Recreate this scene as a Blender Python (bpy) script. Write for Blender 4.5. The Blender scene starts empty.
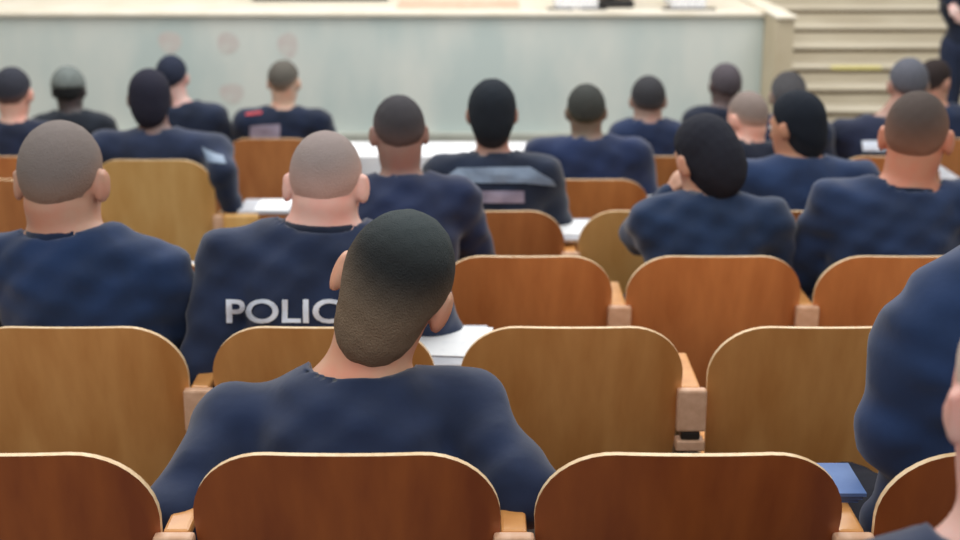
import bpy, bmesh, math, random
import numpy as np
from mathutils import Vector, Matrix
from mathutils.bvhtree import BVHTree
sc = bpy.context.scene
C = sc.collection
random.seed(7)
# ------------------------------------------------------------------ camera
TH = math.radians(16.0); CT, ST = math.cos(TH), math.sin(TH)
FPX = 1430.0; CAMH = 1.76
cd = bpy.data.cameras.new('camera'); cam = bpy.data.objects.new('camera', cd); C.objects.link(cam)
cam.location = (0, 0, CAMH); cam.rotation_euler = (math.pi/2 - TH, 0, 0)
cd.sensor_width = 36; cd.lens = 36*FPX/960
cd.dof.use_dof = True; cd.dof.focus_distance = 2.55; cd.dof.aperture_fstop = 3.3
cd.clip_start = 0.02
sc.camera = cam
# ------------------------------------------------------------------ world, lights, exposure
w = bpy.data.worlds.new('world'); sc.world = w; w.use_nodes = True
w.node_tree.nodes['Background'].inputs[0].default_value = (0.93, 0.97, 1.0, 1)
w.node_tree.nodes['Background'].inputs[1].default_value = 0.85
def area(loc, rot, sx, sy, p, col=(1, 1, 1)):
    l = bpy.data.lights.new('ceiling_lamp_light', 'AREA'); l.shape = 'RECTANGLE'; l.size = sx; l.size_y = sy
    l.energy = p; l.color = col
    o = bpy.data.objects.new('ceiling_lamp_light', l); C.objects.link(o); o.location = loc; o.rotation_euler = rot
area((0, 8.2, 4.2), (math.radians(-8), 0, 0), 8, 2.0, 210, (1, .98, .95))
area((0, 5.0, 4.0), (0, 0, 0), 8, 1.6, 120, (1, .98, .95))
area((0, 1.0, 3.9), (0, 0, 0), 7, 1.2, 45, (1, .95, .88))
area((0.5, 11.8, 3.8), (0, 0, 0), 8, 1.5, 70, (1, .95, .88))
sc.view_settings.view_transform = 'Standard'; sc.view_settings.look = 'None'
sc.view_settings.gamma = 1; sc.view_settings.use_curve_mapping = False
sc.view_settings.exposure = 0.0
# ------------------------------------------------------------------ helpers
def srgb(r, g, b):
    f = lambda c: (c/255/12.92) if c/255 <= .04045 else ((c/255+.055)/1.055)**2.4
    return (f(r), f(g), f(b), 1)
def mat(name, col, rough=.6, metal=0, spec=.5, noise=None, bump=0, sheen=0, stretch=(1, 1, 1), attr=None):
    m = bpy.data.materials.new(name); m.use_nodes = True; nt = m.node_tree; b = nt.nodes['Principled BSDF']
    b.inputs['Base Color'].default_value = col; b.inputs['Roughness'].default_value = rough
    b.inputs['Metallic'].default_value = metal; b.inputs['Specular IOR Level'].default_value = spec
    if sheen: b.inputs['Sheen Weight'].default_value = sheen; b.inputs['Sheen Roughness'].default_value = .5
    tc = nt.nodes.new('ShaderNodeTexCoord'); mp = nt.nodes.new('ShaderNodeMapping')
    mp.inputs['Scale'].default_value = stretch; nt.links.new(tc.outputs['Object'], mp.inputs[0])
    src = None
    if attr:
        a = nt.nodes.new('ShaderNodeVertexColor'); a.layer_name = attr; src = a.outputs[0]
    if noise:
        sc_, col2, lo, hi = noise
        n = nt.nodes.new('ShaderNodeTexNoise'); n.inputs['Scale'].default_value = sc_; n.inputs['Detail'].default_value = 5
        nt.links.new(mp.outputs[0], n.inputs[0])
        r = nt.nodes.new('ShaderNodeMapRange'); r.inputs[1].default_value = lo; r.inputs[2].default_value = hi
        nt.links.new(n.outputs[0], r.inputs[0])
        mx = nt.nodes.new('ShaderNodeMix'); mx.data_type = 'RGBA'
        nt.links.new(r.outputs[0], mx.inputs[0])
        if src: nt.links.new(src, mx.inputs[6])
        else: mx.inputs[6].default_value = col
        mx.inputs[7].default_value = col2
        src = mx.outputs[2]
        if bump:
            bp = nt.nodes.new('ShaderNodeBump'); bp.inputs['Strength'].default_value = bump; bp.inputs['Distance'].default_value = .01
            nt.links.new(n.outputs[0], bp.inputs['Height']); nt.links.new(bp.outputs[0], b.inputs['Normal'])
    if src: nt.links.new(src, b.inputs['Base Color'])
    return m
def wood(name, a, b_, rough=.34):
    m = mat(name, srgb(*a), rough, noise=(3.2, srgb(*b_), .32, .68), stretch=(5, 5, .55))
    m.node_tree.nodes['Principled BSDF'].inputs['Coat Weight'].default_value = .25
    m.node_tree.nodes['Principled BSDF'].inputs['Coat Roughness'].default_value = .25
    return m
M = {
 'wood_red': wood('dark_reddish_plywood', (164, 88, 42), (134, 66, 34)),  # darker, redder wood tone for the two nearest rows
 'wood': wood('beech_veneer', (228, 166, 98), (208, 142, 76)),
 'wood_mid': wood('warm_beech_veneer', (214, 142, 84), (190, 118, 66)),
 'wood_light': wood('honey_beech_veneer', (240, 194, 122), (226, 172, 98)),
 'edge': mat('plywood_edge_lit', srgb(240, 212, 172), .5, noise=(40, srgb(214, 176, 128), .4, .7)),  # ply edge kept extra pale, light from above is in its colour
 'arm': mat('pale_wood_arm', srgb(232, 190, 158), .45, noise=(8, srgb(214, 168, 134), .3, .7), stretch=(6, 1, 6)),
 'metal': mat('dark_painted_steel', srgb(58, 52, 48), .5, .3, noise=(30, srgb(44, 40, 38), .3, .7)),
 'paper': mat('white_paper', srgb(243, 245, 247), .7, noise=(25, srgb(226, 229, 234), .55, .8)),
 'tablet': mat('grey_laminate', srgb(188, 190, 198), .5, noise=(20, srgb(170, 172, 180), .4, .7)),
 'blue': mat('blue_cover', srgb(96, 128, 184), .6, noise=(14, srgb(80, 112, 170), .4, .7)),
 'marble': mat('pale_green_marble', srgb(214, 219, 213), .45, noise=(1.6, srgb(192, 205, 202), .38, .62), stretch=(1.4, 1, .6)),
 'plaster': mat('beige_plaster', srgb(206, 194, 168), .8, noise=(3, srgb(192, 178, 150), .35, .7)),
 'cream': mat('cream_stone', srgb(236, 229, 214), .6, noise=(4, srgb(224, 214, 194), .4, .7)),
 'step': mat('beige_step_stone', srgb(212, 204, 186), .7, noise=(3, srgb(196, 186, 166), .35, .7), stretch=(.6, 1, 2)),
 'nosing_shade': mat('step_nosing_shade', srgb(112, 98, 80), .8, noise=(9, srgb(96, 82, 66), .4, .7)),
 'ledge': mat('grey_ledge_stone', srgb(176, 178, 168), .6, noise=(6, srgb(160, 162, 152), .4, .7)),
 'floor': mat('grey_brown_vinyl', srgb(92, 84, 78), .6, noise=(5, srgb(78, 72, 68), .4, .7)),
 'yellow': mat('yellow_tape', srgb(240, 232, 160), .5, noise=(20, srgb(228, 216, 140), .4, .7)),
 'white': mat('white_cloth', srgb(244, 244, 246), .8, noise=(5, srgb(228, 230, 236), .4, .7)),
 'black': mat('black_rubber', srgb(34, 32, 34), .6, noise=(9, srgb(24, 22, 24), .4, .7)),
 'peach': mat('peach_carpet', srgb(232, 190, 168), .9, noise=(9, srgb(222, 174, 150), .4, .7)),
 'stain': mat('faded_reddish_paint', srgb(200, 190, 186), .6, noise=(14, srgb(206, 208, 202), .35, .72)),
 'ref': mat('grey_reflective_tape', srgb(128, 146, 168), .4, noise=(12, srgb(106, 124, 148), .4, .7)),
 'letter': mat('pale_blue_print', srgb(226, 236, 250), .6, noise=(30, srgb(200, 214, 234), .45, .75)),
 'eye': mat('eye_white', srgb(232, 228, 222), .3, noise=(20, srgb(226, 220, 214), .4, .7)),
 'pinkband': mat('greyish_pink_print', srgb(150, 140, 158), .6, noise=(12, srgb(120, 116, 140), .4, .7)),
 'redpatch': mat('red_patch', srgb(196, 60, 70), .6, noise=(12, srgb(170, 50, 60), .4, .7)),
 'leather': mat('black_leather', srgb(26, 26, 30), .4, noise=(14, srgb(18, 18, 22), .4, .7)),
}
def link_mesh(name, me, mats, parent=None, loc=None):
    o = bpy.data.objects.new(name, me); C.objects.link(o)
    for m in (mats if isinstance(mats, (list, tuple)) else [mats]): me.materials.append(m)
    if parent is not None: o.parent = parent
    if loc is not None: o.location = loc
    return o
def obj(name, bm, mats, parent=None, loc=None, smooth=False):
    bmesh.ops.recalc_face_normals(bm, faces=bm.faces)
    me = bpy.data.meshes.new(name); bm.to_mesh(me); bm.free()
    if smooth: me.shade_smooth()
    return link_mesh(name, me, mats, parent, loc)
def box(bm, x0, x1, y0, y1, z0, z1, bev=0, mi=0):
    r = bmesh.ops.create_cube(bm, size=1)
    vs = r['verts']
    for v in vs: v.co = Vector(((x0+x1)/2+v.co.x*(x1-x0), (y0+y1)/2+v.co.y*(y1-y0), (z0+z1)/2+v.co.z*(z1-z0)))
    fs = set(f for v in vs for f in v.link_faces)
    if bev:
        es = list(set(e for v in vs for e in v.link_edges))
        rr = bmesh.ops.bevel(bm, geom=es, offset=bev, segments=2, affect='EDGES', profile=.5)
        fs = set(f for v in rr['verts'] for f in v.link_faces) | set(f for f in fs if f.is_valid)
    for f in fs:
        if f.is_valid: f.material_index = mi
    return bm
def tube(bm, pts, r, seg=8):
    pts = [Vector(p) for p in pts]; rings = []
    for i, p in enumerate(pts):
        d = (pts[min(i+1, len(pts)-1)]-pts[max(i-1, 0)]).normalized()
        u = d.cross(Vector((0, 1, 0)) if abs(d.y) < .9 else Vector((1, 0, 0))).normalized(); v = d.cross(u)
        rings.append([bm.verts.new(p+(u*math.cos(a)+v*math.sin(a))*r) for a in [2*math.pi*k/seg for k in range(seg)]])
    for a, b in zip(rings, rings[1:]):
        for k in range(seg): bm.faces.new((a[k], a[(k+1) % seg], b[(k+1) % seg], b[k]))
    bm.faces.new(rings[0]); bm.faces.new(rings[-1][::-1])
    return bm
def tag(o, label, cat, group=None):
    o['label'] = label; o['category'] = cat
    if group: o['group'] = group
    return o
def thing(name, label, cat, loc=(0, 0, 0), rz=0, group=None):
    o = bpy.data.objects.new(name, None); C.objects.link(o); o.location = loc; o.rotation_euler = (0, 0, rz)
    o.empty_display_size = .1
    return tag(o, label, cat, group)
def struct(name, bm, mats, **k):
    o = obj(name, bm, mats, **k); o['kind'] = 'structure'; return o
def onD(px, py, D):
    """world point seen at pixel (px,py) on the upright plane y = D"""
    a = (px-480)/FPX; b = (270-py)/FPX
    t = D/(CT+b*ST)
    return Vector((a*t, D, CAMH+t*(-ST+b*CT)))
# ------------------------------------------------------------------ rows
PITCH = .55; DY = .908; DH = .0875
def row_y(n): return 2.10+DY*n
def row_f(n): return -DH*n
def row_z(n): return 2.268+.897*n
def col_x(px, n): return (px-480)/FPX*row_z(n)
# ------------------------------------------------------------------ setting
bm = bmesh.new()
for n in range(-4, 8):
    y0 = row_y(n)-.12; y1 = y0+DY
    if n == 7: y1 = 13.0
    box(bm, -6, 6, y0, y1, -1.2, row_f(min(n, 7)))
struct('floor', bm, M['floor'])
FF = row_f(7)                                             # flat floor in front of the stage
WD = 9.8; SH = CAMH-.992
XS = 1.93; XE = 2.04
bm = bmesh.new(); box(bm, -5.9, XS, WD, WD+.25, FF+.002, SH-.03); struct('wall_front', bm, M['marble'])
bm = bmesh.new(); box(bm, -5.9, XS, WD-.03, WD+.25, SH-.028, SH+.0, .006); struct('trim_1', bm, M['cream'])
bm = bmesh.new(); box(bm, -5.9, XS, WD+.25, 13.0, FF+.002, SH-.002); struct('floor_stage', bm, M['cream'])
bm = bmesh.new(); box(bm, -5.9, XS, WD-.08, WD-.002, FF+.002, -.055, .006); struct('baseboard_front', bm, M['ledge'])
bm = bmesh.new(); box(bm, -5.9, 6, 13.0, 13.2, FF, 4.4); struct('wall_back', bm, M['plaster'])
bm = bmesh.new(); box(bm, -6.2, -6, -1.7, 13.2, -1.2, 4.4); struct('wall_left', bm, M['plaster'])
bm = bmesh.new(); box(bm, 6, 6.2, -1.7, 13.2, -1.2, 4.4); struct('wall_right', bm, M['plaster'])
# cheek wall beside the steps
bm = bmesh.new(); box(bm, XS+.002, XE, 9.35, 12.99, FF+.002, SH); struct('wall_steps', bm, M['plaster'])
bm = bmesh.new(); box(bm, XS-.01, XE+.015, 9.33, 12.98, SH+.001, SH+.022, .005); struct('trim_2', bm, M['cream'])
# steps up to the stage
bm = bmesh.new()
h, D = -.08, 9.9; RI, TR = .12, .25
k0 = -4
STEPS = []
for k in range(k0, 8):
    y0 = D+TR*k; hh = h+RI*k; STEPS.append((y0, hh))
    box(bm, XE+.017, 5.99, y0, 12.99, max(hh-RI, FF+.003), hh-.016)
    box(bm, XE+.017, 5.99, y0-.022, 12.99, hh-.016, hh, .003)
    box(bm, XE+.02, 5.99, y0-.010, y0-.001, hh-.040, hh-.0165, 0, 1)  # dark strip under each nosing paints in the overhang shade
struct('floor_steps', bm, [M['step'], M['nosing_shade']])
p = onD(830, 78, 10.65); q = onD(880, 78, 10.65)
yy, hh = [s for s in STEPS if abs(s[0]-10.65) < .13][0]
bm = bmesh.new(); box(bm, p.x, q.x, yy-.018, yy+.04, hh+.0005, hh+.004); box(bm, p.x, q.x, yy-.0262, yy-.0225, hh-.016, hh+.004)
t = obj('warning_tape', bm, M['yellow']); tag(t, 'short yellow warning strip stuck on the edge of one stage step', 'tape')
# faded marks on the stage front
MK = [(170, 42, 15, 13, 'above the seated pair'), (228, 43, 14, 13, 'middle of the top three'),
      (288, 45, 13, 15, 'rightmost of the top three'), (232, 93, 16, 12, 'the lowest one')]
for px, py, rx, ry, ds in MK:
    c = onD(px, py, WD); bm = bmesh.new(); s = (WD/.96)/FPX
    r = bmesh.ops.create_circle(bm, cap_ends=True, segments=24, radius=1)
    for v in r['verts']:
        a = math.atan2(v.co.y, v.co.x); k = 1+.05*math.sin(3*a+px)
        v.co = Vector((v.co.x*rx*s*.75*k, 0, v.co.y*ry*s*.8*k))
    e = bmesh.ops.extrude_face_region(bm, geom=bm.faces[:])
    for v in [g for g in e['geom'] if isinstance(g, bmesh.types.BMVert)]: v.co.y -= .001
    tag(obj('wall_emblem', bm, M['stain'], loc=(c.x, WD-.001, c.z)), 'faded reddish mark on the marble wall, '+ds, 'emblem', 'faded emblems on the stage front')
# things on the stage
def skirt_table(px0, px1, D, label):
    a = onD(px0, 8, D); b = onD(px1, 8, D); cx = (a.x+b.x)/2; hw = (b.x-a.x)/2
    t = thing('draped_table', label, 'table', (cx, D, SH), 0, 'white draped tables on the stage')
    bm = bmesh.new(); n = 60; ring = []
    for i in range(n):
        u = i/n*4; s = int(u); f = u-s
        P = [(-1, 0), (1, 0), (1, 1), (-1, 1)]; A, B = P[s], P[(s+1) % 4]
        x = (A[0]+(B[0]-A[0])*f)*hw; y = (A[1]+(B[1]-A[1])*f)*.45
        w_ = .012*math.sin(i*2.1)
        ring.append((x*(1+w_), y+w_, .012)); 
    lo = [bm.verts.new(v) for v in ring]; hi = [bm.verts.new((v[0]*.97, v[1]*.97, .72)) for v in ring]
    for i in range(n): bm.faces.new((lo[i], lo[(i+1) % n], hi[(i+1) % n], hi[i]))
    bm.faces.new(hi); obj('table_skirt', bm, M['white'], t)
    for sx in (-1, 1):
        bm = bmesh.new(); box(bm, sx*hw*.8-.09, sx*hw*.8+.09, -.03, .05, .001, .009, .002); obj('foot', bm, M['black'], t)
skirt_table(556, 598, 9.97, 'white draped table on the stage, the left one above the marble wall')
skirt_table(672, 706, 9.97, 'white draped table on the stage, the right one near the beige steps')
t = thing('white_chair', 'white chair with black stand between the two white draped stage tables', 'chair', (onD(612, 6, 10.05).x, 10.05, SH))
bm = bmesh.new(); box(bm, -.2, .2, 0, .4, .38, .44, .02); obj('seat', bm, M['white'], t)
bm = bmesh.new(); box(bm, -.2, .2, -.05, 0, .42, .9, .02); obj('backrest', bm, M['white'], t)
bm = bmesh.new(); tube(bm, [(0, .2, .05), (0, .2, .38)], .03); obj('pedestal', bm, M['black'], t)
bm = bmesh.new(); box(bm, -.16, .16, .05, .35, .001, .05, .01); obj('base', bm, M['black'], t)
a = onD(252, 2, 10.62); b = onD(388, 2, 10.62)
t = thing('long_table', 'long table on the stage whose dark floor rail shows at the top edge', 'table', ((a.x+b.x)/2, 10.65, SH)); hw = (b.x-a.x)/2
bm = bmesh.new(); box(bm, -hw, hw, -.03, .03, .001, .05, .005); obj('rail', bm, M['black'], t)
bm = bmesh.new(); box(bm, -hw, hw, -.05, .6, .72, .75, .005); obj('table_top', bm, M['cream'], t)
for sx in (-1, 1):
    bm = bmesh.new(); box(bm, sx*hw*.92-.03, sx*hw*.92+.03, -.02, .02, .05, .72); obj('leg', bm, M['black'], t)
a = onD(395, 9, 10.0); b = onD(450, 1, 10.6)
bm = bmesh.new(); box(bm, a.x, b.x+.5, 10.06, 10.62, SH, SH+.006, .002)
tag(obj('stage_rug', bm, M['peach']), 'peach coloured rug lying on the cream stage floor', 'rug')
# white front desk
a = onD(345, 150, 8.1); b = onD(562, 150, 8.1)
t = thing('front_desk', 'long white-topped desk in front of the marble stage wall', 'desk', ((a.x+b.x)/2, 8.15, row_f(7))); hw = (b.x-a.x)/2
DZ = .14-row_f(7)
bm = bmesh.new(); box(bm, -hw, hw, -.17, .24, DZ-.03, DZ, .006); obj('desk_top', bm, M['white'], t)
bm = bmesh.new(); n = 160; hi_, lo_ = [], []
for i in range(n):
    u = i/n*4; k = int(u); f = u-k; Pq = [(-hw-.006, -.178), (hw+.006, -.178), (hw+.006, .248), (-hw-.006, .248)]; A_, B_ = Pq[k], Pq[(k+1) % 4]
    x = A_[0]+(B_[0]-A_[0])*f; y = A_[1]+(B_[1]-A_[1])*f; q = .010*(1+math.sin(i*1.3))
    hi_.append(bm.verts.new((x, y, DZ+.004))); sx = -1 if x < 0 else 1; lo_.append(bm.verts.new((x, y+(-q if y < .03 else q), .28)))
for i in range(n): bm.faces.new((hi_[i], hi_[(i+1) % n], lo_[(i+1) % n], lo_[i]))
bm.faces.new(hi_); obj('tablecloth_drape', bm, M['white'], t)
for sx in (-1, 1):
    for y in (-.13, .2):
        bm = bmesh.new(); tube(bm, [(sx*(hw-.08), y, .001), (sx*(hw-.08), y, DZ-.031)], .018); obj('leg', bm, M['metal'], t)
# ------------------------------------------------------------------ chairs
def back_mesh():
    """bent plywood back shell, ply edge pale as if lit from above; origin at floor below the top edge"""
    W, H, T, R, R2 = .506, .47, .013, .13, .05
    vs = []
    top = [(R*(1-math.sin(a)), W/2-R+R*math.cos(a)) for a in [math.pi/2*(1-i/10) for i in range(11)]]
    rows = [(t, hw_) for t, hw_ in top]
    for i in range(1, 8): rows.append((R+(H-R-R2)*i/8, W/2))
    for i in range(0, 7):
        a = math.pi/2*i/6; rows.append((H-R2+R2*math.sin(a), W/2-R2+R2*math.cos(a)))
    tilt = math.tan(math.radians(13)); N = 14
    bm = bmesh.new(); F, B = [], []
    for d, hw_ in rows:
        if d > R: hw_ -= (d-R)*.05
        f_, b_ = [], []
        for j in range(N+1):
            u = -1+2*j/N; x = u*hw_
            y = d*tilt+.34*x*x; z = .85-d
            f_.append(bm.verts.new((x, y+T, z))); b_.append(bm.verts.new((x, y, z)))
        F.append(f_); B.append(b_)
    for i in range(len(rows)-1):
        for j in range(N):
            bm.faces.new((B[i][j], B[i][j+1], B[i+1][j+1], B[i+1][j])); bm.faces.new((F[i][j+1], F[i][j], F[i+1][j], F[i+1][j+1]))
    def rim(a, b, c, d): f = bm.faces.new((a, b, c, d)); f.material_index = 1
    for i in range(len(rows)-1):
        rim(B[i][0], B[i+1][0], F[i+1][0], F[i][0]); rim(B[i][N], F[i][N], F[i+1][N], B[i+1][N])
    for j in range(N):
        rim(B[0][j+1], B[0][j], F[0][j], F[0][j+1]); rim(B[-1][j], B[-1][j+1], F[-1][j+1], F[-1][j])
    bmesh.ops.recalc_face_normals(bm, faces=bm.faces)
    me = bpy.data.meshes.new('backrest'); bm.to_mesh(me); bm.free()
    me.shade_smooth(); me.set_sharp_from_angle(angle=math.radians(40))
    return me
def seat_bm():
    bm = bmesh.new(); rows = []
    for i in range(9):
        y = .14+.40*i/8; hw_ = .225-(.03 if i in (0, 8) else 0)
        z = .445-.018*math.sin(math.pi*i/8)-(.02 if i == 8 else 0)
        rows.append([(x*hw_, y, z+.012*abs(x)**2) for x in (-1, -.5, 0, .5, 1)])
    T = [[bm.verts.new(v) for v in r] for r in rows]; U = [[bm.verts.new((v[0], v[1], v[2]-.014)) for v in r] for r in rows]
    for i in range(8):
        for j in range(4):
            bm.faces.new((T[i][j], T[i][j+1], T[i+1][j+1], T[i+1][j])); bm.faces.new((U[i][j+1], U[i][j], U[i+1][j], U[i+1][j+1]))
        for j, s in ((0, 1), (4, -1)):
            f = bm.faces.new((T[i][j], T[i+1][j], U[i+1][j], U[i][j])); f.material_index = 1
    for i in (0, 8):
        for j in range(4):
            f = bm.faces.new((T[i][j], T[i][j+1], U[i][j+1], U[i][j])); f.material_index = 1
    return bm
BACKS = {}
base_back = back_mesh()
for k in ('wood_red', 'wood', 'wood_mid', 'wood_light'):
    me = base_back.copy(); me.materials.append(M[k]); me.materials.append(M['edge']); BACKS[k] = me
def part_mesh(name, bm, mats):
    bmesh.ops.recalc_face_normals(bm, faces=bm.faces); me = bpy.data.meshes.new(name); bm.to_mesh(me); bm.free()
    for m in mats: me.materials.append(m)
    return me
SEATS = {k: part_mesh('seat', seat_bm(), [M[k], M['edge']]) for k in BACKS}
bm = bmesh.new(); box(bm, -.034, .034, .035, .062, .588, .69, .006, 0); box(bm, -.022, .022, .0625, .30, .668, .69, .006, 1); ARM = part_mesh('armrest', bm, [M['arm'], M['wood']])
bm = bmesh.new(); box(bm, -.033, .033, .036, .075, .54, .566, .004, 1); box(bm, -.022, .022, .04, .29, .567, .587, .004); tube(bm, [(0, .17, .566), (0, .2, .42), (0, .2, .02)], .017, 10)
box(bm, -.012, .012, .2, .28, .588, .667, .002); box(bm, -.022, .022, .06, .36, .001, .022, .004); LEG = part_mesh('leg', bm, [M['metal'], M['arm']])
bm = bmesh.new(); box(bm, -.274, .274, .18, .22, .37, .405, .004); BEAM = part_mesh('seat_beam', bm, [M['metal']])
bm = bmesh.new(); box(bm, -.16, .1, .12, .42, .705, .722, .006); TAB = part_mesh('writing_tablet', bm, [M['tablet']])
bm = bmesh.new(); tube(bm, [(0, .24, .6905), (0, .24, .704)], .011, 8); TSUP = part_mesh('tablet_support', bm, [M['metal']])
ROWN = {-1: 'row nearest the camera', 0: 'nearest full row', 1: 'second row', 2: 'third row', 3: 'fourth row', 4: 'fifth row', 5: 'sixth row', 6: 'row closest to the stage'}
def child(me, par, loc=(0, 0, 0), name=None, sc_=None):
    o = bpy.data.objects.new(name or me.name.split('.')[0], me); C.objects.link(o); o.parent = par; o.location = loc
    if sc_: o.scale = sc_
    return o
CH = {}
def chair(n, px, label, k='wood', left=False, tab=False, top=None, dy=0):
    t = thing('auditorium_chair', label, 'chair', (col_x(px, n), row_y(n)+dy, row_f(n)), 0, 'plywood auditorium chairs')
    bk = child(BACKS[k], t, name='backrest')
    if top: bk.location.z = top; 
    child(SEATS[k], t, name='seat'); child(BEAM, t, name='seat_beam')
    a = child(ARM, t, (.275, 0, 0), 'armrest'); child(LEG, t, (.275, 0, 0), 'leg')
    if left: child(ARM, t, (-.275, 0, 0), 'armrest'); child(LEG, t, (-.275, 0, 0), 'leg')
    if tab:
        wt = child(TAB, t, (.275, 0, 0), 'writing_tablet'); child(TSUP, wt, (0, 0, 0), 'tablet_support')
    CH[(n, px)] = t
    return t
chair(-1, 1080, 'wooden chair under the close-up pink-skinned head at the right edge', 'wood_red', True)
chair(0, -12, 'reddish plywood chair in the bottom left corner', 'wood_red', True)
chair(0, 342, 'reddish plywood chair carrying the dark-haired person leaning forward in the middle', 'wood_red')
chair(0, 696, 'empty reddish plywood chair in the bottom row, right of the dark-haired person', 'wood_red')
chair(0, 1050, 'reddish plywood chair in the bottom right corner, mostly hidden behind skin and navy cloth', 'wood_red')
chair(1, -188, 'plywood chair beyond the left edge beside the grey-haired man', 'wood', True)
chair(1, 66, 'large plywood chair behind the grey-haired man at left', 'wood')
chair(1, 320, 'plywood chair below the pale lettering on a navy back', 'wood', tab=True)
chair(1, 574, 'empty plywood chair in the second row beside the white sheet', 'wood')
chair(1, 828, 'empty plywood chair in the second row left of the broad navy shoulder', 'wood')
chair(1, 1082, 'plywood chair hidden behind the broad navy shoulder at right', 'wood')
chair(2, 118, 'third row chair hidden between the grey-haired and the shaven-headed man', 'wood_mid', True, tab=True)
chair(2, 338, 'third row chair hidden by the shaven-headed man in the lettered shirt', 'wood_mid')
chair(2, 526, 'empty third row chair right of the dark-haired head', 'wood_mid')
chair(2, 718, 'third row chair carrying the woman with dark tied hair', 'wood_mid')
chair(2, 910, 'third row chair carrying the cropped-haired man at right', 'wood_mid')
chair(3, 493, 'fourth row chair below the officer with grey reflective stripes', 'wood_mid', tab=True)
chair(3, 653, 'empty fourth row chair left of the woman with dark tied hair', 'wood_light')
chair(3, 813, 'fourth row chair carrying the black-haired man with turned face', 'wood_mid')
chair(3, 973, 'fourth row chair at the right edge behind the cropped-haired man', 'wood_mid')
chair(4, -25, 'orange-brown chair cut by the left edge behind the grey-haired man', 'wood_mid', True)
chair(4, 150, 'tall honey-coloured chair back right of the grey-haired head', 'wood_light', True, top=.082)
hb = CH[(4, 150)]
bm = bmesh.new(); box(bm, .285, .435, .02, .04, .46, .70, .012); obj('folded_side_panel', bm, M['wood_light'], hb)
bm = bmesh.new(); box(bm, .34, .56, .05, .28, .691, .706, .006); obj('writing_tablet', bm, M['tablet'], hb)
bm = bmesh.new(); box(bm, .26, .36, .12, .15, .676, .69, .003); obj('tablet_support', bm, M['metal'], hb)
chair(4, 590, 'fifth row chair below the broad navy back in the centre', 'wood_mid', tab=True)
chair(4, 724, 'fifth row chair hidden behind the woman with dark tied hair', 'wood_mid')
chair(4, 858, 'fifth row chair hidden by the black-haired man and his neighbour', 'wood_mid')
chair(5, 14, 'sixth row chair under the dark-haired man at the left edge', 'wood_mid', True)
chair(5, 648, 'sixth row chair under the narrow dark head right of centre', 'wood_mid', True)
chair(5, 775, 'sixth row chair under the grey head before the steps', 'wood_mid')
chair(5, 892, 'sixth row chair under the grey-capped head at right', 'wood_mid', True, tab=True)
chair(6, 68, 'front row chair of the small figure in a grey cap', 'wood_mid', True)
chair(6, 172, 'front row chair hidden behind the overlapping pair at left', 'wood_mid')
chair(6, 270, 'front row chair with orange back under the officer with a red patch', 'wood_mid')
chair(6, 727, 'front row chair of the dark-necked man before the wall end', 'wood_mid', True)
chair(6, 945, 'front row chair of the tan-faced person at the right edge', 'wood_mid', True)
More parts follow.
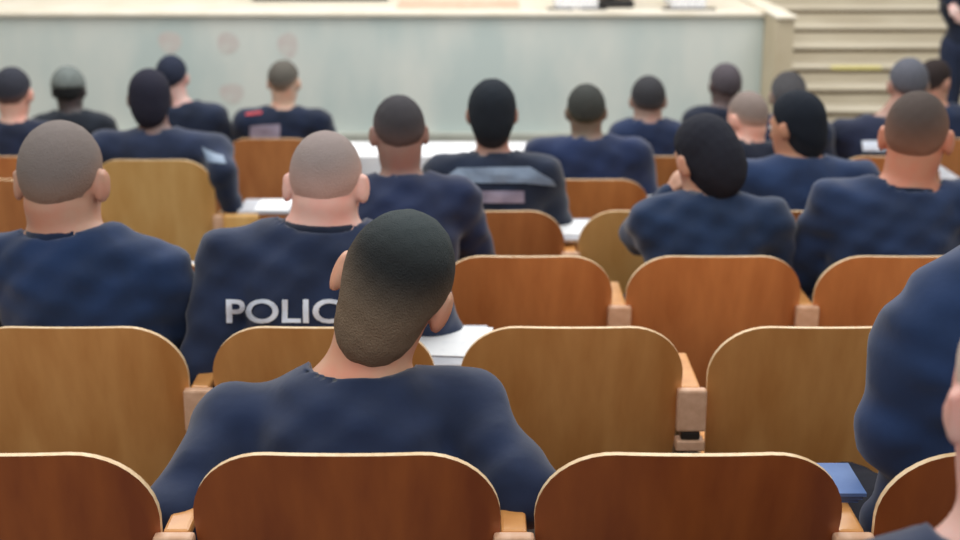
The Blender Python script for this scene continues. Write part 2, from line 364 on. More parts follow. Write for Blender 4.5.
# ------------------------------------------------------------------ signed-distance people
class Grid:
    def __init__(s, lo, hi, res, zones):
        s.ax = []
        for a in range(3):
            x = lo[a]; L = [x]
            while x < hi[a]:
                r = res
                for zl, zh, zr in zones:
                    if zl[a]-zr < x < zh[a]: r = min(r, zr)
                x += r; L.append(x)
            s.ax.append(np.array(L))
        s.F = np.full([len(a) for a in s.ax], .2)
    def sub(s, lo, hi, m):
        sl = []
        for a in range(3):
            i0 = max(np.searchsorted(s.ax[a], lo[a]-m)-1, 0); i1 = min(np.searchsorted(s.ax[a], hi[a]+m)+1, len(s.ax[a]))
            sl.append(slice(i0, i1))
        return tuple(sl)
    def pts(s, sl):
        return s.ax[0][sl[0]][:, None, None], s.ax[1][sl[1]][None, :, None], s.ax[2][sl[2]][None, None, :]
    def merge(s, sl, d, k, op='u'):
        a = s.F[sl]
        if op == 'u':
            if k > 0:
                h_ = np.maximum(k-np.abs(a-d), 0)/k; s.F[sl] = np.minimum(a, d)-h_*h_*k/4
            else: s.F[sl] = np.minimum(a, d)
        else:
            if k > 0:
                h_ = np.maximum(k-np.abs(a+d), 0)/k; s.F[sl] = np.maximum(a, -d)+h_*h_*k/4
            else: s.F[sl] = np.maximum(a, -d)
    def cone(s, a, b, ra, rb, k=.03, off=0):
        a = np.array(a, float); b = np.array(b, float); R = max(ra, rb)+off
        sl = s.sub(np.minimum(a, b)-R, np.maximum(a, b)+R, .07); X, Y, Z = s.pts(sl)
        d = b-a; L = max((d*d).sum(), 1e-9)
        t = np.clip(((X-a[0])*d[0]+(Y-a[1])*d[1]+(Z-a[2])*d[2])/L, 0, 1)
        q = np.sqrt((X-a[0]-t*d[0])**2+(Y-a[1]-t*d[1])**2+(Z-a[2]-t*d[2])**2)
        s.merge(sl, q-(ra+(rb-ra)*t)-off, k)
    def ell(s, c, Rm, r, k=.03, off=0, op='u'):
        c = np.array(c, float); r = np.array(r)+off; m = max(r)
        sl = s.sub(c-m, c+m, .07); X, Y, Z = s.pts(sl); X = X-c[0]; Y = Y-c[1]; Z = Z-c[2]
        k0 = 0; k1 = 0
        for i in range(3):
            u = X*Rm[0][i]+Y*Rm[1][i]+Z*Rm[2][i]
            k0 = k0+(u/r[i])**2; k1 = k1+(u/r[i]**2)**2
        k0 = np.sqrt(k0); k1 = np.sqrt(k1)+1e-9
        s.merge(sl, k0*(k0-1)/k1, k, op)
    def wrinkle(s, amp, seed):
        X, Y, Z = [a for a in s.pts((slice(None),)*3)]
        a, b, c = seed*1.7, seed*2.3, seed*.9
        s.F = s.F+amp*(np.sin(X*31+Z*38+a)*np.cos(Y*27+Z*14+b)+.7*np.sin(X*52-Z*61+c+2*np.sin(Y*21+a))+.5*np.sin(Z*95+X*24+b))
    def cut(s, c, n):
        """keep the half space n.(p-c) < 0"""
        X, Y, Z = s.pts((slice(None),)*3)
        s.F = np.maximum(s.F, (X-c[0])*n[0]+(Y-c[1])*n[1]+(Z-c[2])*n[2])
    def mesh(s, name):
        F = s.F.copy()
        F[0] = F[-1] = .1; F[:, 0] = F[:, -1] = .1; F[:, :, 0] = F[:, :, -1] = .1
        nx, ny, nz = F.shape; ins = F < 0
        cnt = np.zeros((nx-1, ny-1, nz-1), np.int8)
        for i in (0, 1):
            for j in (0, 1):
                for k in (0, 1): cnt += ins[i:nx-1+i, j:ny-1+j, k:nz-1+k]
        act = np.argwhere((cnt > 0) & (cnt < 8)); N = len(act)
        idx = -np.ones(cnt.shape, np.int64); idx[tuple(act.T)] = np.arange(N)
        P = np.zeros((N, 3)); W = np.zeros(N)
        for axis in range(3):
            o = [0, 0, 0]; o1 = [a for a in range(3) if a != axis]
            for u in (0, 1):
                for v in (0, 1):
                    c0 = act.copy(); c0[:, o1[0]] += u; c0[:, o1[1]] += v
                    c1 = c0.copy(); c1[:, axis] += 1
                    f0 = F[tuple(c0.T)]; f1 = F[tuple(c1.T)]; m = (f0 < 0) != (f1 < 0)
                    t = np.where(m, f0/np.where(m, f0-f1, 1), 0)
                    p = np.stack([s.ax[a][c0[:, a]] for a in range(3)], 1)
                    p[:, axis] += t*(s.ax[axis][c1[:, axis]]-s.ax[axis][c0[:, axis]])
                    P += p*m[:, None]; W += m
        P /= np.maximum(W, 1)[:, None]
        quads = []
        for axis in range(3):
            a1, a2 = [(1, 2), (2, 0), (0, 1)][axis]
            sl0 = [slice(1, -1)]*3; sl0[axis] = slice(0, -1); sl1 = list(sl0); sl1[axis] = slice(1, None)
            A = ins[tuple(sl0)]; B = ins[tuple(sl1)]
            e = np.argwhere(A != B); e0 = e.copy(); off = np.array([1, 1, 1]); off[axis] = 0; e0 += off
            sgn = A[tuple(e.T)]
            def cell(d1, d2):
                q = e0.copy(); q[:, a1] += d1; q[:, a2] += d2; return idx[tuple(q.T)]
            Q = np.stack([cell(-1, -1), cell(0, -1), cell(0, 0), cell(-1, 0)], 1)
            Q[~sgn] = Q[~sgn][:, ::-1]; quads.append(Q)
        Q = np.concatenate(quads); Q = Q[(Q >= 0).all(1)]
        me = bpy.data.meshes.new(name)
        me.vertices.add(N); me.vertices.foreach_set('co', P.astype(np.float32).ravel())
        me.loops.add(len(Q)*4); me.loops.foreach_set('vertex_index', Q.astype(np.int32).ravel())
        me.polygons.add(len(Q)); me.polygons.foreach_set('loop_start', np.arange(0, len(Q)*4, 4, dtype=np.int32))
        try: me.polygons.foreach_set('loop_total', np.full(len(Q), 4, np.int32))
        except Exception: pass
        me.update(calc_edges=True); me.validate(); me.shade_smooth()
        return me
def rot(yaw, pitch, roll):
    """x right, y forward, z up; pitch > 0 looks down, roll > 0 tips to the right, yaw > 0 turns left"""
    return np.array((Matrix.Rotation(math.radians(yaw), 3, 'Z') @ Matrix.Rotation(math.radians(roll), 3, 'Y') @ Matrix.Rotation(-math.radians(pitch), 3, 'X')))
SHIRT = {}
def shirt_mat(c):
    if c not in SHIRT:
        c2 = tuple(int(v*.8) for v in c)
        SHIRT[c] = mat('navy_uniform_cloth', srgb(*c), .85, spec=.2, noise=(9, srgb(*c2), .35, .7), bump=.25, sheen=.25)
    return SHIRT[c]
TROUS = mat('dark_trousers_cloth', srgb(24, 28, 42), .85, spec=.2, noise=(9, srgb(18, 22, 34), .35, .7), bump=.2)
SKINS = {}
def skin_mat(c):
    if c not in SKINS:
        c2 = (min(255, c[0]+6), int(c[1]*.9), int(c[2]*.88))
        m = mat('skin', srgb(*c), .5, noise=(14, srgb(*c2), .4, .75)); m.node_tree.nodes['Principled BSDF'].inputs['Subsurface Weight'].default_value = .08
        m.node_tree.nodes['Principled BSDF'].inputs['Subsurface Scale'].default_value = .01
        SKINS[c] = m
    return SKINS[c]
HAIRM = mat('cropped_hair', (1, 1, 1, 1), .8, spec=.15, attr='Col')
HBUMP = HAIRM.node_tree
_n = HBUMP.nodes.new('ShaderNodeTexNoise'); _n.inputs['Scale'].default_value = 70; _n.inputs['Detail'].default_value = 8
_b = HBUMP.nodes.new('ShaderNodeBump'); _b.inputs['Strength'].default_value = .6; _b.inputs['Distance'].default_value = .010
HBUMP.links.new(_n.outputs[0], _b.inputs['Height']); HBUMP.links.new(_b.outputs[0], HBUMP.nodes['Principled BSDF'].inputs['Normal'])
bm = bmesh.new(); bmesh.ops.create_uvsphere(bm, u_segments=12, v_segments=8, radius=.0125)
EYE = part_mesh('eye', bm, [M['eye']]); EYE.shade_smooth()
def A(v): return np.array(v, float)
def person(label, n, hip_px, c7, head, yaw=0, pitch=18, roll=0, sh=.195, shz=-.055, skin=(206, 158, 132), hair=(48, 44, 44),
           hair2=None, shirt=(36, 52, 84), lean=.12, hs=1.0, style='short', el=None, wr=None, decals=(), byaw=0, build=1.0,
           thick=.010, y0=.155, trous=None, stand=None, fade=.05, shdz=(0, 0), nape=-.062, collar=True, crown_tint=None, dh=.05, cap=None, ear=1.0, hole=.012, nk=1.0):
    f = row_f(n) if stand is None else stand[1]
    Y = row_y(n) if stand is None else stand[0]-y0
    t = thing('person', label, 'person', (0, 0, 0), 0)
    # --- joints in world coordinates
    P = A(((hip_px-480)/FPX*(Y/.96), Y+y0+(.095 if stand is None else 0), f+(.555 if stand is None else .93)))
    c = onD(c7[0], c7[1], Y+y0+lean); C7 = A(c)
    hd = onD(head[0], head[1], Y+y0+lean+dh); H = A(hd)
    O = A((P[0], Y+y0, f)); t.location = Vector(O)
    P, C7, H = P-O, C7-O, H-O
    R = rot(yaw, pitch, roll); B = rot(byaw, 0, 0); rt = B[:, 0]; fw = B[:, 1]
    up = C7-P; up = up/np.linalg.norm(up); f2 = np.cross(up, rt); f2 /= np.linalg.norm(f2); r2 = np.cross(f2, up)
    TB = np.stack([r2, f2, up], 1)
    chest = P+(C7-P)*.66-f2*(-.01); waist = P+(C7-P)*.32
    S = [C7+rt*(s*sh)+A((0, 0, shz+dz))+fw*.01 for s, dz in ((-1, shdz[0]), (1, shdz[1]))]
    EL, WR = [], []
    for i, s in enumerate((-1, 1)):
        e = S[i]+A((s*.075, .09, -.25)) if not (el and el[i] is not None) else A(onD(el[i][0], el[i][1], O[1]+el[i][2]))-O
        if stand is not None and not (el and el[i] is not None): e = S[i]+A((s*.07, -.01, -.29))
        EL.append(e)
        wv = e+A((-s*.09, .21, .03)) if stand is None else e+A((0, .06, -.24))
        if wr and wr[i] is not None: wv = A(onD(wr[i][0], wr[i][1], O[1]+wr[i][2]))-O
        WR.append(wv)
    if stand is None:
        HIP = [P+A((s*.095, .02, -.02)) for s in (-1, 1)]
        KN = [A((P[0]+s*.13, .50, .47)) for s in (-1, 1)]; AN = [A((P[0]+s*.12, .44, .09)) for s in (-1, 1)]
    else:
        HIP = [P+A((s*.095, 0, -.03)) for s in (-1, 1)]
        KN = [A((P[0]+s*.11, .02, .50)) for s in (-1, 1)]; AN = [A((P[0]+s*.11, 0, .09)) for s in (-1, 1)]
    near = n <= 2
    res = .014 if near else .02; zr = .007 if near else .011
    allp = [P, C7, H]+S+EL+WR+KN+AN
    lo = np.min(allp, 0)-.2; hi = np.max(allp, 0)+.2; lo[2] = -.03; hi[2] = max(H[2]+.2, hi[2])
    hz = (H-A((.12, .14, .15))*hs, H+A((.12, .14, .15))*hs, zr)
    # --- head helper
    def hl(p): return H+R@(A(p)*hs)
    def head_prims(G, off=0, face=True):
        G.ell(hl((0, -.008, .025)), R, A((.076, .096, .092))*hs, .0, off)
        G.ell(hl((0, .018, -.03)), R, A((.066, .076, .075))*hs, .04, off)
        if face:
            G.ell(hl((0, .05, -.075)), R, A((.045, .042, .038))*hs, .04)
            G.cone(hl((0, .09, .01)), hl((0, .112, -.028)), .008*hs, .014*hs, .012)
            G.ell(hl((0, .086, -.062)), R, A((.026, .014, .010))*hs, .008)
            G.cone(hl((-.035, .084, .024)), hl((.035, .084, .024)), .010*hs, .010*hs, .015)
            for s in (-1, 1):
                G.ell(hl((s*.032, .098, .004)), R, A((.018, .014, .012))*hs, .01, 0, 'd')
                e1 = hl((s*.078, -.002, .010)); 
                G.ell(hl((s*.084*ear**.4, -.006, -.006)), R@rot(s*-22, 0, 0), A((.011, .021, .034))*hs*ear, .008)
                G.cone(hl((s*.086, -.018, .014)), hl((s*.083, -.012, -.028)), .007*hs, .006*hs, .006)
    nb = hl((0, -.018, -.045))
    # --- body
    zones = [hz]+[(W_-A((.1, .1, .1)), W_+A((.1, .14, .1)), zr) for W_ in WR]
    G = Grid(lo, hi, res, zones)
    bb = build
    G.ell(P, TB, (.165*bb, .115*bb, .11), .05); G.ell(waist, TB, (.145*bb, .105*bb, .17), .06); G.ell(chest, TB, (.160*bb, .11*bb, .17), .06)
    nr = .056*bb**.5*(.9+.1*hs)*nk
    G.cone(C7+fw*.03+A((0, 0, -.06)), nb, nr+.006, min(nr, .060*hs), .04)
    head_prims(G)
    for i, s in enumerate((-1, 1)):
        G.cone(C7+A((0, .01, -.04)), S[i], .055, .052, .05)
        G.cone(S[i], EL[i], .052*bb, .038*bb, .03); G.cone(EL[i], WR[i], .037*bb, .025, .02)
        G.cone(HIP[i], KN[i], .082*bb, .055, .04); G.cone(KN[i], AN[i], .052, .036, .03)
        G.cone(AN[i]+A((0, -.03, -.045)), AN[i]+A((0, .13, -.055)), .030, .026, .03)
        d = WR[i]-EL[i]; d /= np.linalg.norm(d); sd = np.cross(d, A((0, 0, 1))); sd = sd/(np.linalg.norm(sd)+1e-6); dn = np.cross(sd, d)
        G.cone(WR[i], WR[i]+d*.07, .024, .026, .015)
        G.cone(WR[i]+d*.06-sd*.018, WR[i]+d*.06+sd*.018, .019, .019, .015)
        for q, (of, ln) in enumerate(((-.030, .062), (-.010, .074), (.010, .070), (.029, .054))):
            a_ = WR[i]+d*.075+sd*of; b_ = a_+d*ln*.55-dn*.008*0+dn*(-.006); c_ = b_+d*ln*.45+dn*(-.022)
            G.cone(a_, b_, .0100, .0092, .004); G.cone(b_, c_, .0092, .0080, .004)
        a_ = WR[i]+d*.025-sd*s*.022; b_ = a_+d*.035-sd*s*.026; c_ = b_+d*.032-sd*s*.002-dn*.01
        G.cone(a_, b_, .013, .011, .012); G.cone(b_, c_, .011, .009, .004)
    me = G.mesh('body'); body = link_mesh('body', me, skin_mat(skin), t)
    # --- shirt
    G = Grid(lo, hi, res, [(C7-A((.25, .2, .2)), C7+A((.25, .2, .06)), .011)] if near else [])
    o = .013; wd = WR[0]-EL[0]
    G.ell(P+up*.03, TB, (.165*bb, .118*bb, .09), .05, o); G.ell(waist, TB, (.15*bb, .108*bb, .17), .06, o); G.ell(chest, TB, (.166*bb, .114*bb, .175), .07, o)
    for i in range(2):
        G.cone(C7+A((0, .01, -.042)), S[i], .058, .060, .06, o)
        G.cone(S[i], EL[i], .060*bb, .046*bb, .03, o)
        G.cone(EL[i], EL[i]+(WR[i]-EL[i])*.93, .045*bb, .030, .03, o)
    nax = nb-(C7+fw*.03+A((0, 0, -.06))); nax = nax/np.linalg.norm(nax); nd = nax*.5+A((0, .12, .9)); nd = nd/np.linalg.norm(nd)
    G.wrinkle(.0038 if near else .003, len(label)+n)
    # keep the cloth clear of the neck: subtract a neck-shaped hole
    cn = C7+fw*.03+A((0, 0, -.06))+nax*.055
    X, Yy, Z = G.pts((slice(None),)*3)
    dd = (X-cn[0])*nd[0]+(Yy-cn[1])*nd[1]+(Z-cn[2])*nd[2]
    rr = np.sqrt(np.maximum((X-cn[0])**2+(Yy-cn[1])**2+(Z-cn[2])**2-dd**2, 0))
    G.F = np.maximum(G.F, np.minimum(dd-hole, .02+nr-rr))
    if collar:
        G3 = Grid(cn-A((.16, .16, .14)), cn+A((.16, .16, .14)), .009 if near else .012, [])
        G3.cone(cn-nd*.04, cn+nd*.022, nr+.030, nr+.012, .02)
        X, Yy, Z = G3.pts((slice(None),)*3); G3.F = np.maximum(G3.F, (X-cn[0])*nd[0]+(Yy-cn[1])*nd[1]+(Z-cn[2])*nd[2]-.026)
        link_mesh('collar', G3.mesh('collar'), shirt_mat(tuple(int(v*.72) for v in shirt)), t)
    sm = G.mesh('shirt'); link_mesh('shirt', sm, shirt_mat(shirt), t)
    # --- trousers, boots
    G = Grid(lo, hi, .02, [])
    G.ell(P-up*.03, TB, (.170*bb, .122*bb, .095), .05, .014)
    for i in range(2):
        G.cone(HIP[i], KN[i], .084*bb, .060, .04, .014); G.cone(KN[i], AN[i]+A((0, 0, .02)), .057, .05, .03, .012)
    link_mesh('trousers', G.mesh('trousers'), trous or TROUS, t)
    for i in range(2):
        bm = bmesh.new()
        for (y_, z_, r_) in ((0, 0, 0),): pass
        G2 = Grid(AN[i]-A((.08, .12, .12)), AN[i]+A((.08, .24, .12)), .014, [])
        G2.cone(AN[i]+A((0, -.005, .06)), AN[i]+A((0, -.02, -.035)), .048, .046, .02)
        G2.cone(AN[i]+A((0, -.03, -.045)), AN[i]+A((0, .14, -.052)), .044, .038, .03)
        G2.cut(A((0, 0, .002)), (0, 0, -1)); bm.free()
        link_mesh('boot', G2.mesh('boot'), M['leather'], t)
    # --- hair
    if style != 'none':
        G = Grid(H-A((.15, .16, .24))*hs, H+A((.15, .16, .16))*hs, .007 if near else .010, [])
        G.ell(hl((0, -.008, .025)), R, A((.076, .096, .092))*hs, .0, thick)
        G.ell(hl((0, .010, -.03)), R, A((.066, .084, .075))*hs, .04, thick*.6)
        pa = hl((0, -.09, nape)); sl_ = (.065-nape-.0)/.175
        nrm = R@A((0, sl_, -1))/math.hypot(1, sl_)
        X, Yy, Z = G.pts((slice(None),)*3); ds_ = -((X-pa[0])*nrm[0]+(Yy-pa[1])*nrm[1]+(Z-pa[2])*nrm[2])/hs+.003*np.sin(X*50+n)
        kk = np.clip(ds_/.035, 0, 1); G.F = G.F+(thick+.003)*(1-kk)**2
        if nape < -.08: G.ell(hl((0, -.045, -.06)), R, A((.062, .052, .07))*hs, .05)
        if style == 'bun':
            G.ell(hl((0, -.085, -.03)), R, A((.062, .045, .075))*hs, .04)
        G.F = G.F+min(.0016, thick*.2)*np.sin(G.ax[0][:, None, None]*140)*np.sin(G.ax[1][None, :, None]*120+G.ax[0][:, None, None]*40)*np.sin(G.ax[2][None, None, :]*110+1)
        hm = G.mesh('hair'); hob = link_mesh('hair', hm, HAIRM, t)
        N = len(hm.vertices); co = np.zeros(N*3, np.float32); hm.vertices.foreach_get('co', co); co = co.reshape(-1, 3)
        dist = -((co-pa)@nrm)/hs
        k = np.clip(dist/max(fade, .001), 0, 1); k = k*k*(3-2*k)
        hc = A(srgb(*hair)[:3]); h2 = A(srgb(*(hair2 or tuple((np.array(hair)*.55+np.array(skin)*.45).astype(int))))[:3])
        loc = (co-H)@R/hs
        col = h2[None]*(1-k[:, None])+hc[None]*k[:, None]
        if crown_tint:                                              # crown tint; paints the top highlight into the nearest dark hair
            q = np.clip((loc[:, 2]-.04)/.07, 0, 1)[:, None]; col = col*(1-q)+A(srgb(*crown_tint)[:3])[None]*q
        ca = hm.color_attributes.new('Col', 'FLOAT_COLOR', 'POINT')
        buf = np.ones((N, 4), np.float32); buf[:, :3] = col; ca.data.foreach_set('color', buf.ravel())
    if cap:
        G = Grid(H-A((.16, .18, .1))*hs, H+A((.16, .2, .17))*hs, .009, [])
        G.ell(hl((0, -.008, .03)), R, A((.078, .098, .095))*hs, .0, .014)
        G.cut(hl((0, 0, .02)), R@A((0, 0, -1)))
        G.ell(hl((0, .10, .028)), R, A((.06, .06, .007))*hs, .01)
        link_mesh('cap', G.mesh('cap'), mat('grey_cap_cloth', srgb(*cap), .9, noise=(30, srgb(*[int(v*.85) for v in cap]), .4, .7)), t)
    for s in (-1, 1):
        e = child(EYE, t, tuple(hl((s*.032, .083, .004))), 'eye')
    # --- prints and tapes laid on the cloth
    if decals:
        bv = BVHTree.FromPolygons([v.co[:] for v in sm.vertices], [p_.vertices[:] for p_ in sm.polygons])
        for nm, mm, shape in decals:
            polys, verts = shape
            vv = []
            for (px, py) in verts:
                o_ = Vector((0, 0, CAMH))-t.location; w_ = onD(px, py, O[1])-t.location
                # straight forward onto the back
                start = onD(px, py, O[1]-.05)-t.location; start = Vector((start.x, start.y-.6, start.z))
                # account for the slant by refining the depth
                dpt = O[1]-.05
                hit = None
                for _ in range(4):
                    q = onD(px, py, dpt)-t.location
                    hit = bv.ray_cast(Vector((q.x, q.y-.8, q.z)), Vector((0, 1, 0)))
                    if hit[0] is None: break
                    dpt = hit[0].y+t.location.y
                vv.append(hit[0]+hit[1]*.003 if hit and hit[0] is not None else None)
            bm = bmesh.new(); mp = {}
            for pl in polys:
                if any(vv[i] is None for i in pl): continue
                P3 = [vv[i] for i in pl]
                if max((a_-b__).length for a_ in P3 for b__ in P3) > .12: continue
                for i in pl:
                    if i not in mp: mp[i] = bm.verts.new(vv[i])
                try: bm.faces.new([mp[i] for i in pl])
                except ValueError: pass
            if len(bm.faces) == 0: bm.free(); print('EMPTY DECAL', label, nm); continue
            me = bpy.data.meshes.new(nm); bmesh.ops.remove_doubles(bm, verts=bm.verts, dist=1e-6)
            ret = bmesh.ops.extrude_face_region(bm, geom=bm.faces[:])
            for v in [g for g in ret['geom'] if isinstance(g, bmesh.types.BMVert)]: v.co.y -= .0015
            bmesh.ops.recalc_face_normals(bm, faces=bm.faces); bm.to_mesh(me); bm.free()
            link_mesh(nm, me, mm, t)
    return t
def quad_strip(pts_top, pts_bot, nx=24, ny=4):
    V, Q = [], []
    def lerp(L, u):
        u = u*(len(L)-1); i = min(int(u), len(L)-2); f = u-i
        return (L[i][0]*(1-f)+L[i+1][0]*f, L[i][1]*(1-f)+L[i+1][1]*f)
    for j in range(ny+1):
        for i in range(nx+1):
            a = lerp(pts_top, i/nx); b = lerp(pts_bot, i/nx); f = j/ny
            V.append((a[0]*(1-f)+b[0]*f, a[1]*(1-f)+b[1]*f))
    for j in range(ny):
        for i in range(nx): k = j*(nx+1)+i; Q.append((k, k+1, k+nx+2, k+nx+1))
    return Q, V
def text_shape(s, x0, x1, ytop, ybot, slant=0):
    cu = bpy.data.curves.new('lettering', 'FONT'); cu.body = s; cu.offset = .018; cu.resolution_u = 4
    o = bpy.data.objects.new('lettering', cu); C.objects.link(o)
    bpy.context.view_layer.update()
    me = bpy.data.meshes.new_from_object(o.evaluated_get(bpy.context.evaluated_depsgraph_get()))
    bpy.data.objects.remove(o)
    bm = bmesh.new(); bm.from_mesh(me)
    xs = [v.co.x for v in bm.verts]; ys = [v.co.y for v in bm.verts]; a, b, c, d = min(xs), max(xs), min(ys), max(ys)
    bmesh.ops.triangulate(bm, faces=bm.faces)
    for _ in range(2): 
        es = [e for e in bm.edges if e.calc_length() > .12]
        bmesh.ops.subdivide_edges(bm, edges=es, cuts=1); bmesh.ops.triangulate(bm, faces=[f for f in bm.faces if len(f.verts) > 3])
    bm.verts.index_update()
    V = [(x0+(v.co.x-a)/(b-a)*(x1-x0), ybot+(v.co.y-c)/(d-c)*(ytop-ybot)+slant*(v.co.x-a)/(b-a)) for v in bm.verts]
    Q = [tuple(v.index for v in f.verts) for f in bm.faces]; bm.free()
    return Q, V
#PEOPLE
NV = (34, 48, 78); NVB = (36, 58, 98); NVD = (26, 34, 54)
TX = text_shape('POLICE', 226, 362, 299, 323)
# row 0
person('person in navy top leaning forward, dark hair, nearest figure in the middle', 0, 346, (350, 401), (393, 288), yaw=-8, pitch=20, roll=21, ear=1.05, nk=1.3,
       sh=.215, shz=-.045, shdz=(-.01, .02), skin=(214, 164, 136), hair=(40, 42, 43), hair2=(122, 104, 86), crown_tint=(66, 74, 76), lean=.22, hs=1.18, thick=.012, fade=.10, nape=-.082, build=1.08,
       el=((176, 522, .03), (521, 492, .05)), shirt=NV, dh=.06,
       decals=[('sleeve_print', M['letter'], quad_strip([(157, 463), (171, 461)], [(157, 486), (169, 486)], 5, 6)), ('sleeve_print', M['letter'], quad_strip([(522, 431), (540, 430)], [(528, 441), (545, 444)], 5, 4))])
person('broad navy-clad figure seated at the right edge, head out of frame', 0, 1068, (1030, 238), (1070, 130), lean=.06, sh=.15, build=1.25, pitch=10,
       shirt=NVB, el=((898, 430, .08), None), shdz=(-.14, 0))
person('person closest to the camera, only a pink-skinned cheek and navy collar at the right edge', -1, 1085, (1006, 590), (1036, 408), lean=.10, pitch=10, hs=1.15, build=1.1, hole=0.0, nk=1.2, ear=.85,
       skin=(226, 180, 168), hair=(206, 192, 178), hair2=(222, 186, 172), shirt=NV, thick=.003)
# row 1
person('heavy grey-haired man in navy shirt at the left, head bowed', 1, 72, (66, 236), (62, 182), yaw=-6, pitch=16, lean=.13, hs=1.22, sh=.215, build=1.12, nk=1.3, shdz=(-.03, -.05),
       skin=(192, 150, 128), hair=(132, 122, 118), hair2=(152, 126, 112), fade=.07, thick=.004, shirt=(32, 54, 92), dh=.05)
person('shaven-headed man in navy shirt with pale lettering across the back', 1, 305, (318, 229), (326, 186), yaw=-5, pitch=26, lean=.15, hs=1.1, sh=.215, build=1.1, nk=1.35, shz=-.08,
       skin=(232, 186, 172), hair=(160, 146, 142), hair2=(206, 168, 156), fade=.09, thick=.003, nape=-.06, shirt=(38, 52, 82),
       el=((205, 372, .06), None), decals=[('lettering', M['letter'], TX)])
# row 2
person('woman with dark tied hair leaning her head on one hand', 2, 708, (712, 206), (706, 158), yaw=28, pitch=14, roll=-6, lean=.14, hs=1.06, sh=.175, style='bun', thick=.012, nape=-.10,
       fade=.01, skin=(206, 160, 136), hair=(38, 40, 50), hair2=(38, 40, 50), shirt=(32, 54, 88), el=((640, 235, .3), None), wr=((668, 196, .32), None))
person('cropped-haired man with brown neck seated at right in the third row', 2, 900, (905, 192), (916, 138), yaw=-22, pitch=12, lean=.12, hs=1.16, sh=.205, build=1.12, nk=1.35,
       skin=(196, 138, 112), hair=(84, 74, 70), hair2=(150, 110, 92), nape=-.068, fade=.11, thick=.005, shirt=(36, 56, 92), shz=-.04)
person('grey-brown cropped man in plain navy behind the shaven-headed man', 2, 395, (402, 184), (399, 134), pitch=18, lean=.26, hs=.98, sh=.17, yaw=10,
       skin=(150, 118, 108), hair=(70, 68, 72), hair2=(104, 88, 86), fade=.08, shirt=(32, 46, 80), thick=.006)
# row 3
person('officer with black hair and grey reflective stripes across the shoulders', 3, 500, (493, 161), (492, 114), pitch=10, lean=.12, sh=.18, thick=.012, nape=-.125,
       hair=(36, 42, 50), hair2=(56, 54, 58), skin=(168, 132, 118), shirt=(30, 42, 64), fade=.03,
       decals=[('reflective_stripe', M['ref'], quad_strip([(440, 181), (458, 168), (530, 167), (552, 180)], [(438, 186), (466, 183), (524, 183), (556, 186)])),
               ('back_print', M['pinkband'], quad_strip([(455, 191), (524, 191)], [(455, 203), (524, 203)]))])
person('black-haired man with tanned face turned left, seated before the steps', 3, 805, (805, 166), (797, 126), yaw=42, pitch=12, lean=.12, hs=1.02, sh=.205, thick=.012, nape=-.10,
       hair=(30, 36, 46), hair2=(40, 44, 52), skin=(196, 146, 118), shirt=(34, 56, 94), fade=.02)
# row 4
person('leaning figure with dark brown hair, one arm hanging over the tall honey chair', 4, 150, (158, 136), (150, 99), yaw=8, pitch=8, lean=.02, sh=.235, thick=.012, nape=-.13, y0=.17,
       hair=(42, 42, 56), hair2=(48, 42, 50), skin=(120, 96, 92), shirt=(38, 50, 78), fade=.02, shdz=(0, -.01),
       el=(None, (222, 172, -.10)), wr=(None, (236, 222, -.02)),
       decals=[('sleeve_print', M['ref'], quad_strip([(202, 147), (222, 157)], [(208, 162), (226, 164)], 6, 6))])
person('broad-backed figure in plain navy with square dark hair, centre', 4, 592, (588, 145), (586, 112), pitch=8, lean=.1, sh=.20, hs=.95, thick=.010, build=1.1,
       hair=(66, 68, 66), hair2=(96, 92, 74), skin=(120, 104, 90), shirt=(32, 48, 86), fade=.05, shz=-.05)
person('fair cropped person with pink neck beside the woman with tied hair', 4, 728, (742, 147), (748, 119), yaw=30, pitch=20, lean=.12, hs=.98, sh=.15,
       skin=(222, 180, 164), hair=(140, 126, 120), hair2=(200, 164, 150), shirt=NVD, thick=.004)
# row 5
person('dark-haired man with fair neck at the far left edge', 5, 12, (14, 128), (13, 94), pitch=8, lean=.1, hs=1.05, sh=.18, skin=(214, 174, 158), hair=(56, 58, 68), hair2=(120, 100, 98), shirt=(30, 40, 66), nape=-.05)
person('narrow dark-headed person with navy shoulders right of the broad back', 5, 648, (648, 126), (648, 101), pitch=10, lean=.08, sh=.12, hs=.98, skin=(160, 134, 122), hair=(62, 62, 66), hair2=(110, 96, 92), shirt=(30, 46, 80))
person('grey-haired head showing above the black-haired man', 5, 778, (782, 122), (788, 97), pitch=8, lean=.08, sh=.18, skin=(150, 132, 120), hair=(92, 92, 96), hair2=(110, 106, 104), crown_tint=(70, 68, 70), shirt=(34, 50, 80))
person('grey-headed officer in dark navy with a pale print on the back, at right', 5, 892, (878, 124), (908, 86), pitch=16, lean=.16, sh=.17, hs=1.1, skin=(160, 130, 116), hair=(96, 98, 108), hair2=(110, 104, 108), shirt=(32, 40, 66),
       decals=[('paper_patch', M['letter'], quad_strip([(862, 141), (884, 140)], [(863, 151), (885, 151)], 6, 4))])  # white patch on the shirt, added in place of a paper sheet
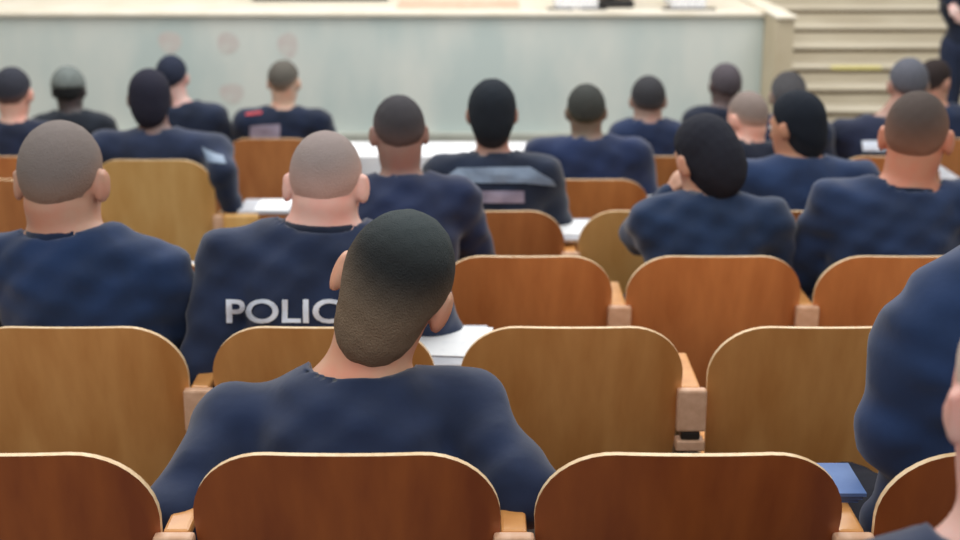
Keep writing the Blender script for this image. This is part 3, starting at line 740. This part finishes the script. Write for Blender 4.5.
# row 6
person('small figure in grey cap and dark top before the marble wall', 6, 72, (72, 118), (69, 91), pitch=6, lean=.06, sh=.16, skin=(60, 56, 58), hair=(40, 42, 44), hair2=(40, 42, 44), shirt=(30, 38, 50), cap=(112, 120, 118))
person('dark-haired person half hidden, head just right of the brown-haired one', 6, 186, (184, 108), (172, 78), pitch=4, lean=.06, sh=.165, skin=(206, 172, 164), hair=(44, 50, 68), hair2=(60, 62, 76), nape=-.04, shirt=(30, 42, 66))
person('short-haired officer in dark top with a small red shoulder patch', 6, 276, (282, 113), (284, 83), yaw=-8, pitch=6, lean=.06, sh=.20, skin=(204, 172, 150), hair=(100, 96, 90), hair2=(160, 140, 124), nape=-.03, shirt=(28, 40, 66),
       decals=[('back_print', M['pinkband'], quad_strip([(250, 126), (280, 124)], [(250, 138), (280, 138)], 10, 5)), ('shoulder_patch', M['redpatch'], quad_strip([(246, 113), (262, 111)], [(246, 116), (262, 114)], 5, 2))])
person('dark-necked man with short hair in front of the marble wall end', 6, 727, (722, 112), (725, 86), yaw=12, pitch=6, lean=.06, sh=.14, skin=(90, 76, 76), hair=(88, 82, 88), hair2=(96, 84, 86), shirt=NVD)
person('tan-faced person in dark clothes beside the grey-headed officer', 6, 945, (940, 112), (934, 82), yaw=-50, pitch=10, lean=.06, sh=.16, skin=(196, 150, 130), hair=(52, 44, 44), hair2=(90, 74, 70), shirt=(30, 46, 78))
# standing
sy, shh = STEPS[2]
person('uniformed person standing on the steps at the top right, head out of frame', 5, 956, (952, -75), (950, -105), stand=(sy+.12, shh), lean=-.02, sh=.18, shirt=(28, 36, 56), trous=mat('blue_trousers_cloth', srgb(30, 42, 70), .85, noise=(9, srgb(24, 34, 58), .4, .7)),
       wr=((951, 4, -.14), None), el=((934, -20, 0), None), skin=(214, 186, 180))
#END PEOPLE
# ------------------------------------------------------------------ papers and small things
def sheet(n, px, dx, y, h, w_, l_, label, name='paper_sheet', m='paper', th=.004, rz=0, cat='paper', grp='white sheets on the writing tablets'):
    bm = bmesh.new()
    for i in range(3): 
        o_ = .006*i; box(bm, -w_/2+o_, w_/2+o_, -l_/2-o_*.5, l_/2-o_*.5, th*i/3+.0002, th*(i+1)/3)
    o = obj(name, bm, M[m], loc=(col_x(px, n)+.275+dx, row_y(n)+y, row_f(n)+h)); o.rotation_euler.z = rz
    tag(o, label, cat, grp); return o
sheet(1, 320, -.01, .29, .722, .20, .22, 'white sheet right of the dark-haired head, left of the empty second row chair', rz=-.1)
sheet(2, 118, -.10, .25, .722, .21, .22, 'white sheet between the grey-haired and the shaven-headed man', rz=.2)
sheet(4, 150, .20, .16, .706, .13, .2, 'pale sheet left of the shaven head, beside the narrow wooden panel')
sheet(3, 493, .0, .27, .722, .14, .2, 'white sheet between the two fourth row chairs in the centre')
sheet(4, 590, -.01, .26, .722, .18, .24, 'white sheet beside the hand of the woman with tied hair', rz=.1)
sheet(0, 696, .0, .235, .69, .075, .13, 'blue notebook lying on the armrest between the two bottom right chairs', 'notebook', 'blue', .02, 0, 'notebook', None)
